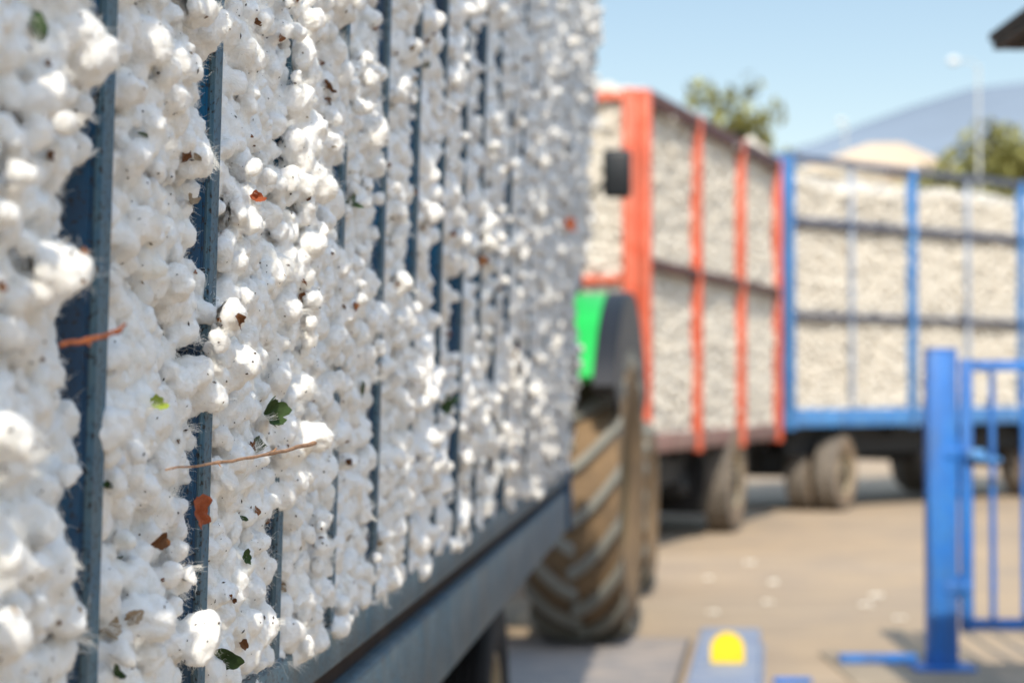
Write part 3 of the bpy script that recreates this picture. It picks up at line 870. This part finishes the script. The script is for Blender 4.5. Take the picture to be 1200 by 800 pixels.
b = MB(); b.tube((0, .75, 1.2), (0, .62, 1.62), .025); b.path([(0+.19*math.cos(a), .62+.07*math.sin(a), 1.63+.17*math.sin(a)) for a in np.linspace(0, 2*math.pi, 25)], .014, 8); b.build('steering_wheel', M_dark, tractor)
# fenders: green shell with a black outer extension
def arc_shell(b, x0, x1, ra, th, a0, a1, n=26):
    rows = []
    for i in range(n+1):
        a = R(a0+(a1-a0)*i/n)
        flat = ra
        cy, cz = -math.cos(a), math.sin(a)
        rows.append([b.bm.verts.new((x, cy*q, RR+cz*q)) for x, q in ((x0, flat), (x1, flat), (x1, flat-th), (x0, flat-th))])
    for A, B in zip(rows, rows[1:]):
        for j in range(4): b.bm.faces.new((A[j], A[(j+1) % 4], B[(j+1) % 4], B[j]))
    b.bm.faces.new(rows[0]); b.bm.faces.new(rows[-1][::-1])
for s in (-1, 1):
    b = MB(); arc_shell(b, s*.50, s*.895, 1.10, .05, 35, 150); b.span(min(s*.50, s*.53), max(s*.50, s*.53), -.55, .6, 1.05, 1.70)
    f = b.build('fender', M_green, tractor)
    b = MB(); arc_shell(b, s*.897, s*1.01, 1.105, .10, 32, 152); arc_shell(b, s*.985, s*1.012, 1.10, .31, 33, 151)
    b.build('fender_extension', M_fender, f)
    b = MB(); b.span(s*.66-.05, s*.66+.05, -.93, -.90, 1.45, 1.52, bev=.01); b.build('tail_light', M_leafred, f)
    b = MB(); b.path([(s*.60, .42, 2.45), (s*.66, .95, 2.55), (s*.74, 1.0, 2.64), (s*.83, 1.0, 2.72), (s*.83, 1.0, 2.62)], .014, 8); arm = b.build('mirror_arm', M_dark, tractor)
    b = MB(); b.box((s*.83, .995, 2.70), (.175, .07, .30), bev=.03, seg=3); b.build('mirror', M_fender, arm)
b = MB(); b.path([(.42, 1.35, 1.5), (.44, 1.35, 1.8), (.44, 1.35, 2.75), (.44, 1.28, 2.84)], .035, 12); b.build('exhaust_pipe', M_dark, tractor)
b = MB(); b.span(-.05, .05, -.95, -.3, .44, .52, bev=.01); b.tube((-.35, -.75, .6), (.35, -.75, .6), .025)
for s in (-1, 1): b.bar((s*.33, -.3, .65), (s*.36, -.98, .6), .05, .06, .008)
b.build('hitch', M_dark, tractor)

# ================================================================== RED AND BLUE TRAILERS
def far_trailer(name, label, loc, yaw, L, W, bed, top, post_s, post_m, thin_s, thin_m, rails, rail_m, bed_m, bed_t, end_m, ctop, seed, wheels, wr, clabel, sun_end_rails, shade_plates=()):
    t = thing(name, label, 'trailer', loc, yaw, 'farm trailers loaded with cotton')
    h = W/2                                               # origin on the ground below the middle of the rear end
    for s in (1, -1):
        b = MB(); b.span(min(s*h, s*(h-.09)), max(s*h, s*(h-.09)), 0, L, bed, bed+bed_t, bev=.012); b.build('bed_rail', bed_m, t)
        for q in post_s:
            b = MB(); b.span(min(s*(h+.045), s*(h-.05)), max(s*(h+.045), s*(h-.05)), q-.045, q+.045, bed-.03, top, bev=.008); b.build('post', post_m, t)
        for q in thin_s:
            b = MB(); b.span(min(s*(h+.02), s*(h-.03)), max(s*(h+.02), s*(h-.03)), q-.025, q+.025, bed+bed_t, top, bev=.005); b.build('thin_post', thin_m, t)
        for z, th in rails:
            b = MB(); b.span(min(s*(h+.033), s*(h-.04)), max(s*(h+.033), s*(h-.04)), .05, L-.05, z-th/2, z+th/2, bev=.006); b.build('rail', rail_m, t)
    for yy, sg in ((0, -1), (L, 1)):
        b = MB(); b.span(-h+.092, h-.092, min(yy, yy-sg*.09), max(yy, yy-sg*.09), bed, bed+bed_t, bev=.01); b.build('bed_rail', bed_m, t)
        for x in (-h+.115, 0, h-.115):
            b = MB(); b.span(x-.06, x+.06, min(yy+sg*.045, yy-sg*.05), max(yy+sg*.045, yy-sg*.05), bed-.03, top, bev=.008); b.build('end_post', end_m, t)
        for z in sun_end_rails:
            b = MB(); b.span(-h+.05, h-.05, min(yy+sg*.033, yy-sg*.04), max(yy+sg*.033, yy-sg*.04), z-.03, z+.03, bev=.006); b.build('end_rail', end_m, t)
    b = MB(); b.span(-h+.09, h-.09, .09, L-.09, bed+.01, bed+.07)
    for k in range(8): b.span(-h+.1, h-.1, .3+k*(L-.6)/7-.04, .3+k*(L-.6)/7+.04, bed-.10, bed+.009)
    for s in (-1, 1): b.span(s*.42-.06, s*.42+.06, .1, L-.1, bed-.28, bed-.101)
    b.build('chassis', M_dark, t)
    b = MB(); b.span(-h+.25, h-.25, L*.40, L*.40+.9, bed-.45, bed-.285, bev=.02); b.build('added_shade_box', M_dark, t)  # box added only to darken the space under the bed
    for q in shade_plates:  # dark plates added across the underside so it stays in shade
        b = MB(); b.span(-h+.12, h-.12, q, q+.02, .22, bed-.11, bev=.004); b.build('added_shade_plate', M_tyredark, t)
    b = MB()
    for s in (-1, 1): b.span(s*(h-.30)-.02, s*(h-.30)+.02, .3, L-.3, bed-.33, bed-.002)
    b.build('added_shade_board', M_dark, t)  # long boards added to deepen the shade below the bed
    first = None
    for q, yw, dual, ins in wheels:
        b = MB(); Mz = Matrix.Rotation(yw, 3, 'Z')
        for s in (1, -1):
            for x in ((h-ins,) if not dual else (h-.15, h-.50)):
                p = Mz @ Vector((s*x, 0, 0))+Vector((0, q, wr))
                if first is None: first = truck_wheel('wheel', t, p, yw, wr, .27, None, None, s)
                else: copy_wheel(first, t, p, yw+(0 if s > 0 else math.pi))
        e = Mz @ Vector((h-.3, 0, 0)); c = Vector((0, q, wr))
        b.tube(c-e, c+e, .07); b.tube((0, q, wr), (0, q, bed-.1), .28, 24)
        for s in (-1, 1): b.bar(c+Mz @ Vector((s*.6, -.5, .10)), c+Mz @ Vector((s*.6, .5, .10)), .08, .06)
        b.span(-.7, .7, q-.10, q+.10, wr+.0, bed-.2)
        b.build('axle', M_dark, t)
    b = MB()
    for x in (-.35, .35): b.bar((x, L-.2, bed-.2), (0, L+1.0, .62), .07, .09, .006)
    b.build('drawbar', M_dark, t)
    # cotton
    c = Cloud(); r2 = np.random.default_rng(seed)
    box_core(c, -h+.095, h-.095, .095, L-.095, bed+.09, ctop-.05)
    def face(N, fn, out, smin, smax, shp=S2):
        o = np.tile(np.array([out], float), (N, 1))+r2.normal(0, .18, (N, 3)); o /= np.linalg.norm(o, axis=1)[:, None]
        c.add(shp, fn(N), o, r2.uniform(smin, smax, N), r2)
    def wav(a, b_): return np.array([noise.noise(Vector((p*.9, q*.9, seed)))*.025+noise.noise(Vector((p*2.6, q*2.6, seed)))*.014 for p, q in zip(a, b_)])
    for s in (1, -1):
        def fn(N, s=s):
            y = r2.uniform(.06, L-.06, N); z = r2.uniform(bed+.10, ctop, N)
            return np.stack([s*(h-.075+wav(y, z)+r2.normal(0, .010, N)), y, z], 1)
        face(11000 if s > 0 else 2500, fn, (s, 0, 0), .02 if s > 0 else .07, .05 if s > 0 else .1)
    for yy, sg in ((0, -1), (L, 1)):
        def fn(N, yy=yy, sg=sg):
            x = r2.uniform(-h+.06, h-.06, N); z = r2.uniform(bed+.10, ctop, N)
            return np.stack([x, yy+sg*(-.075+wav(x, z)+r2.normal(0, .010, N)), z], 1)
        face(5000, fn, (0, sg, 0), .025, .055)
    def fn(N):
        x = r2.uniform(-h+.05, h-.05, N); y = r2.uniform(.05, L-.05, N)
        hump = np.array([noise.noise(Vector((p*.7, q*.55, seed+3))) for p, q in zip(x, y)])*.14
        return np.stack([x, y, ctop-.02+hump+.16*(1-(x/h)**2)+r2.normal(0, .02, N)], 1)
    face(3800, fn, (0, 0, 1), .05, .10)
    o = link_mesh('cotton_load', c.mesh('cotton_load', M_cotton_far)); o.location = loc; o.rotation_euler = (0, 0, yaw)
    tag(o, clabel, 'cotton', None, 'stuff')
    return t

def corner(x, y, az, W):          # world place of the rear right corner -> origin (middle of the rear end)
    return (x-math.cos(az)*W/2, y+math.sin(az)*W/2, 0)
az = R(19.3)
far_trailer('cotton_trailer', 'farm trailer with red orange posts and dark rails, full of cotton, beyond the tractor', corner(1.083, 16.3, az, 2.4), -az, 5.42, 2.4, .86, 3.86,
            [.06, 1.80, 3.58, 5.36], M_red, [], M_red, [(3.80, .13), (2.43, .09)], M_maroon, M_redbed, .16, M_red, 3.80, 31,
            [(.95, 0, False, .50), (3.35, R(3), False, .13)], .52,
            'mottled cotton filling the trailer with the red orange posts', [3.81, 2.30, 1.55], (.3, 2.55, 4.2))
az2 = R(48.2)
far_trailer('cotton_trailer', 'farm trailer with bright blue frame, turned sideways at the right behind the gate', corner(3.04, 22.0, az2, 2.4), -az2, 6.85, 2.4, .97, 4.0,
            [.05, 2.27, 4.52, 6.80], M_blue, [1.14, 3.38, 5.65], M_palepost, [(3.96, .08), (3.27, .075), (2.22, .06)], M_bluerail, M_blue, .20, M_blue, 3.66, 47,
            [(.72, R(22), True, 0), (5.35, 0, True, 0)], .44,
            'sunlit cream cotton heaped below the top rail of the trailer with the bright blue frame', [3.96, 3.27, 2.22])

# ================================================================== GATE
gz = 9.9
gate = thing('gate', 'bright blue steel gate with thick square post and thin upright bars', 'gate', (2.13, gz, 0))
b = MB(); b.span(-.072, .072, -.06, .06, .03, 1.585, bev=.008); b.box((0, 0, 1.592), (.15, .126, .014), bev=.004); b.span(-.15, .15, -.12, .12, 0.012, .032, bev=.004)
b.build('gate_post', M_gate, gate)
b = MB(); b.span(.095, .155, -.025, .025, .20, 1.545, bev=.006); b.span(2.54, 2.60, -.025, .025, .20, 1.545, bev=.006)
b.span(.1555, 2.5395, -.022, .022, 1.485, 1.54, bev=.006); b.span(.1555, 2.5395, -.022, .022, .205, .26, bev=.006)
fr = b.build('leaf_frame', M_gate, gate)
for k in range(14):
    b = MB(); x = .256+k*.157; b.tube((x, 0, .262), (x, 0, 1.483), .016, 12); b.build('upright_bar', M_gate, gate)
for z in (1.08, .42):
    b = MB(); b.tube((.0835, -.01, z-.06), (.0835, -.01, z+.06), .0112, 14); b.box((.045, -.0635, z), (.075, .006, .05), bev=.002); b.box((.125, -.0285, z), (.05, .006, .05), bev=.002); b.bar((.08, -.0635, z), (.102, -.0285, z), .006, .04)
    b.build('hinge', M_gate, gate)
b = MB(); b.box((.16, -.05, 1.075), (.09, .05, .055), bev=.012); b.tube((.20, -.07, 1.06), (.20, -.13, 1.06), .014, 10); b.bar((.14, -.13, 1.06), (.27, -.13, 1.05), .02, .025, .004)
b.build('latch', M_blue, gate)
b = MB(); b.span(2.66, 2.80, -.06, .06, .012, 1.585, bev=.008); b.build('gate_post', M_gate, gate)
ft = MB(); ft.span(1.62, 2.36, 9.3, 10.55, -.05, .012, bev=.004)
tag(ft.build('footing_slab', M_footing), 'low concrete footing slab under the blue gate post', 'slab')
eb = MB(); eb.span(1.24, 1.42, 9.46, 9.50, .0, .03, bev=.004); eb.span(1.25, 1.28, 9.44, 9.52, .0, .026, bev=.003)
tag(eb.build('floor_bar', M_gate), 'small blue steel bar on the ground beside the guide kerb', 'floor bar')
tk = MB(); tk.span(1.66, 2.05, 10.10, 10.16, .0125, .055, bev=.004); tk.span(1.66, 1.70, 10.08, 10.18, .0125, .05, bev=.003)
tag(tk.build('gate_stop', M_gate), 'short flat blue steel bar lying left of the gate post', 'gate stop')
# ================================================================== WEIGHBRIDGE
wb = thing('weighbridge', 'flat weighbridge deck of wide cross planks in front of the tractor wheel', 'weighbridge', (0, 0, 0), -R(6.5))
b = MB()
for k in range(24):
    yy = -k*.36
    b.span(-5.2, -.02, yy-.335, yy, .002, .013, bev=.003)
b.build('plank', M_deck, wb); wb.children[0]['kind'] = 'stuff'
b = MB(); b.span(-5.22, 0, -8.66, .02, -.05, .006); b.build('deck_frame', M_deckseam, wb)
wb.location = (1.0, 11.1, 0); wb.rotation_euler = (0, 0, -R(7.3))
kb = thing('guide_kerb', 'low greyish blue steel guide kerb with a yellow half round reflector', 'kerb', (1.028, 10.9, 0), -R(7.3))
b = MB(); b.span(0, .327, -5.5, 0, .0, .10, bev=.02, seg=3); b.span(-.02, .347, -5.5, .02, -.02, .016, bev=.003)
b.build('kerb_beam', M_kerb, kb)
b = MB(); pts = [(.175+.080*math.cos(a), -1.42, .165+.080*math.sin(a)) for a in np.linspace(0, math.pi, 20)]
b.prism([(.095, -1.42, .101)]+[(.255, -1.42, .101)]+pts, (0, .03, 0)); b.build('reflector', M_yellow, kb)

# ================================================================== GATEHOUSE (mostly outside the frame on the right)
gh = thing('gatehouse', 'dark overhanging roof corner of a gatehouse at the upper right', 'building', (0, 0, 0))
EH = 2.654
b = MB(); b.span(1.82, 5.6, 2.2, 7.25, EH, EH+.03)
for k in range(22): b.span(1.825, 5.59, 2.2+k*.229, 2.2+k*.229+.215, EH-.02, EH-.001, bev=.003)
b.build('soffit', M_soffit, gh)
b = MB(); b.span(1.768, 1.816, 2.15, 7.30, EH-.012, EH+.02, bev=.006); b.span(1.8165, 5.65, 7.252, 7.30, EH-.012, EH+.02, bev=.006); b.build('fascia', M_soffit, gh)
b = MB(); b.prism([(1.758, 2.1, EH+.021), (5.7, 2.1, EH+.021), (5.7, 2.1, EH+.05), (3.7, 2.1, EH+.26), (1.758, 2.1, EH+.05)], (0, 5.21, 0)); b.build('roof', M_soffit, gh)
b = MB(); b.span(3.0, 5.4, 2.8, 7.0, 0, EH-.021); w_ = b.build('wall', M_wall, gh)
b = MB(); b.span(2.97, 2.999, 3.6, 5.0, 1.0, 2.1, bev=.005); f = b.build('window', M_dark, gh)
b = MB(); b.span(2.96, 2.969, 3.66, 4.94, 1.06, 2.04); b.build('pane', M_window, f)
b = MB(); b.span(2.97, 2.999, 5.6, 6.5, .02, 2.1, bev=.005); b.build('door', M_gate, gh)

# ================================================================== BACKGROUND
def tree(name, label, loc, H, CR, leaf, seed, n=5200, trunk=.35, flat=.8):
    t = thing(name, label, 'tree', loc, 0, 'trees behind the trailers')
    rr = random.Random(seed); b = MB()
    b.path([(0, 0, -.1), (.05*H*.1, 0, H*.2), (-.02*H*.3, .1, H*trunk), (.1, 0, H*.62), (0, .1, H*.85)], [H*.035, H*.028, H*.022, H*.012, H*.004], 10)
    tips = []
    for k in range(11):
        a = k*2.4+rr.uniform(-.4, .4); z0 = H*.9-CR*1.5+k*CR*.09; l = CR*rr.uniform(.55, .95)*(1-.04*k)
        tip = Vector((l*math.cos(a), l*math.sin(a), z0+l*rr.uniform(.35, .8)))
        b.path([(0, 0, z0), (tip.x*.5, tip.y*.5, z0+(tip.z-z0)*.35), tip], [H*.012, H*.008, H*.003], 6)
        tips.append(tip)
    b.build('trunk', M_bark, t)
    npr = np.random.default_rng(seed)
    cl_ = list(tips)
    for q in range(22):
        a = rr.uniform(0, 6.283); e = rr.uniform(-.25, 1); l = CR*rr.uniform(.35, .85)
        cl_.append(Vector((l*math.cos(a)*math.sqrt(max(0, 1-e*e)), l*math.sin(a)*math.sqrt(max(0, 1-e*e)), H-CR*1.15+l*e*1.15)))
    P, F, C = [], [], 0
    vs, fs = [], []
    for i in range(n):
        c = cl_[rr.randrange(len(cl_))]; s = CR*.24
        d = Vector(npr.normal(size=3)); d.normalize(); d *= s*rr.random()**.4; d.z *= flat
        p = c+d
        if p.z > H: p.z = H-rr.random()*.3
        sz = rr.uniform(.10, .24)*(H/9)
        q = Matrix.Rotation(rr.uniform(0, 6.3), 3, 'Z') @ Matrix.Rotation(rr.uniform(-1.3, 1.3), 3, 'X')
        k = len(vs)
        for a in ((-.5, 0, 0), (0, -.9, .1), (.5, 0, 0), (0, .9, .1)): vs.append(p+q @ (Vector(a)*sz))
        fs.append((k, k+1, k+2, k+3))
    me_ = bpy.data.meshes.new('crown'); me_.from_pydata(vs, [], fs); me_.materials.append(leaf)
    link_mesh('crown', me_, t)
    return t
tree('tree', 'loose olive tree rising above the trailer with red posts', (4.42, 43.0, 0), 8.45, 1.5, M_leafA, 3, 800, .55)
tree('tree', 'small yellowish tree top peeping up beside the corner of the blue framed trailer', (6.95, 53.5, 0), 8.25, .85, M_leafA, 4, 500, .5)
tree('tree', 'dense broad green tree behind the right end of the blue framed trailer', (14.9, 62.0, 0), 10.9, 4.0, M_leafB, 5, 5200, .25)

wh = thing('warehouse', 'pale warehouse with low gabled roof in front of the hill', 'building', (15.6, 88.0, 0), -R(4))
b = MB(); b.span(-2.6, 3.8, 0, 16, 0, 10.9); b.build('wall', M_whitewall, wh)
b = MB(); b.prism([(-2.9, -.4, 10.9), (4.1, -.4, 10.9), (4.1, -.4, 11.1), (1.6, -.4, 12.2), (.2, -.4, 12.2), (-2.9, -.4, 11.1)], (0, 16.8, 0)); b.build('roof', M_roofpale, wh)
for k in range(4):
    b = MB(); b.span(-2.8+k*1.9, -1.6+k*1.9, -.05, -.003, 8.2, 9.4, bev=.01); b.build('window', M_window, wh)
lb = thing('office_block', 'low grey brown building with small windows left of the pale warehouse', 'building', (11.5, 80.0, 0), 0)
b = MB(); b.span(-1.2, 3.4, 0, 9, 0, 10.0); b.build('wall', M_wall, lb)
b = MB(); b.span(-1.4, 3.6, -.2, 9.2, 10.0, 10.3); b.build('roof', M_wall, lb)
for k in range(3):
    b = MB(); b.span(-.8+k*1.4, .0+k*1.4, -.05, -.003, 8.4, 9.5, bev=.01); b.build('window', M_window, lb)
hs = thing('house', 'small house with red clay roof under the dense green tree', 'building', (15.2, 52.0, 0), 0)
b = MB(); b.span(-1.6, 4.4, 0, 6, 0, 6.2); b.build('wall', M_wall, hs)
b = MB(); b.prism([(-1.9, -.3, 6.2), (4.7, -.3, 6.2), (1.4, -.3, 7.3)], (0, 6.6, 0)); b.build('roof', M_tile, hs)
b = MB(); b.span(0, 1.2, -.05, -.003, 3.6, 5.0, bev=.01); b.build('window', M_window, hs)

def lamp_post(label, loc, H, arm, rad, hr):
    t = thing('lamp_post', label, 'lamp post', loc)
    b = MB(); b.path([(0, 0, 0), (0, 0, .5), (0, 0, H*.6), (0, 0, H)], [rad*1.5, rad*1.1, rad, rad*.7], 14); b.build('pole', M_pole, t)
    b = MB(); b.path([(0, 0, H-.02), (arm*.3, 0, H+.08), (arm, 0, H+.10)], rad*.35, 8); b.build('arm', M_pole, t)
    b = MB(); b.lathe([(-hr*1.2, .001), (-hr*1.1, hr*.6), (0, hr), (hr*1.1, hr*.6), (hr*1.2, .001)], 20, (arm, 0, H+.10)); b.build('lamp_head', M_lamp, t)
lamp_post('tall pale lamp post with white lamp head on a short arm at the right', (9.4, 40.0, 0), 7.9, -.50, .036, .09)
lamp_post('faint far lamp post left of the pale warehouse roof', (11.75, 70.0, 0), 10.7, -.15, .05, .11)

# loose cotton bits blown over the yard
def bits():
    rr = random.Random(9)
    spots = [(1.87, 14.3), (2.45, 13.4), (2.25, 12.8), (2.35, 12.1), (1.65, 13.0), (1.42, 14.6), (1.25, 12.4), (1.9, 15.9)]
    for k, (x, y) in enumerate(spots):
        c = Cloud(); q = np.random.default_rng(100+k); n_ = 7
        pos = np.stack([q.normal(0, .018, n_), q.normal(0, .014, n_), np.full(n_, .012)], 1)
        c.add(S2, pos, np.tile(np.array([[0, 0, 1.]]), (n_, 1)), q.uniform(.010, .02, n_), q)
        o = link_mesh('cotton_tuft', c.mesh('cotton_tuft', M_cotton_far)); o.location = (x, y, 0)
        tag(o, 'small white cotton wisp lying on the sandy yard', 'cotton tuft', 'cotton wisps blown onto the yard')
bits()

# ================================================================== LIGHT, SKY, CAMERA
SUN_EL, SUN_AZ = R(44), R(2.2)   # light travels this far right of straight ahead
w = bpy.data.worlds.new('World'); scene.world = w; w.use_nodes = True
nt = w.node_tree; bg = nt.nodes['Background']
sky = nt.nodes.new('ShaderNodeTexSky'); sky.sky_type = 'NISHITA'; sky.sun_disc = False
sky.sun_elevation = SUN_EL; sky.sun_rotation = math.pi+SUN_AZ
sky.air_density = 1.0; sky.dust_density = 0.35; sky.ozone_density = 1.5; sky.altitude = 50
gn = nt.nodes.new('ShaderNodeMix'); gn.data_type = 'RGBA'; gn.blend_type = 'MULTIPLY'; gn.inputs[0].default_value = 1.0
nt.links.new(sky.outputs[0], gn.inputs[6])
tcw = nt.nodes.new('ShaderNodeTexCoord'); sp = nt.nodes.new('ShaderNodeSeparateXYZ')    # sky gain added overhead to fill the shaded cotton, clearer blue low down
nt.links.new(tcw.outputs['Generated'], sp.inputs[0])
gr = ramp(nt, sp.outputs['Z'], [(0.0, (1.02, .88, .77)), (.24, (1.10, 1.03, .91)), (.48, (4.0, 3.45, 2.7))])
nt.links.new(gr, gn.inputs[7])
nt.links.new(gn.outputs[2], bg.inputs['Color']); bg.inputs['Strength'].default_value = 0.15
sd = bpy.data.lights.new('sun', 'SUN'); sd.energy = 5.0; sd.angle = R(0.5); sd.color = (1.0, 0.90, 0.73)
so = bpy.data.objects.new('sun', sd); col.objects.link(so)
ld = Vector((math.sin(SUN_AZ)*math.cos(SUN_EL), math.cos(SUN_AZ)*math.cos(SUN_EL), -math.sin(SUN_EL)))
so.rotation_euler = ld.to_track_quat('-Z', 'Y').to_euler()

cam = bpy.data.cameras.new('camera'); cam.lens = 70; cam.sensor_width = 36; cam.clip_start = .05; cam.clip_end = 20000
cam.dof.use_dof = True; cam.dof.focus_distance = 2.0; cam.dof.aperture_fstop = 4.7
co = bpy.data.objects.new('camera', cam); col.objects.link(co)
co.location = (0, 0, EYE); co.rotation_euler = (R(90+1.35), 0, 0)
scene.camera = co
scene.view_settings.view_transform = 'Standard'; scene.view_settings.look = 'None'; scene.view_settings.exposure = 0
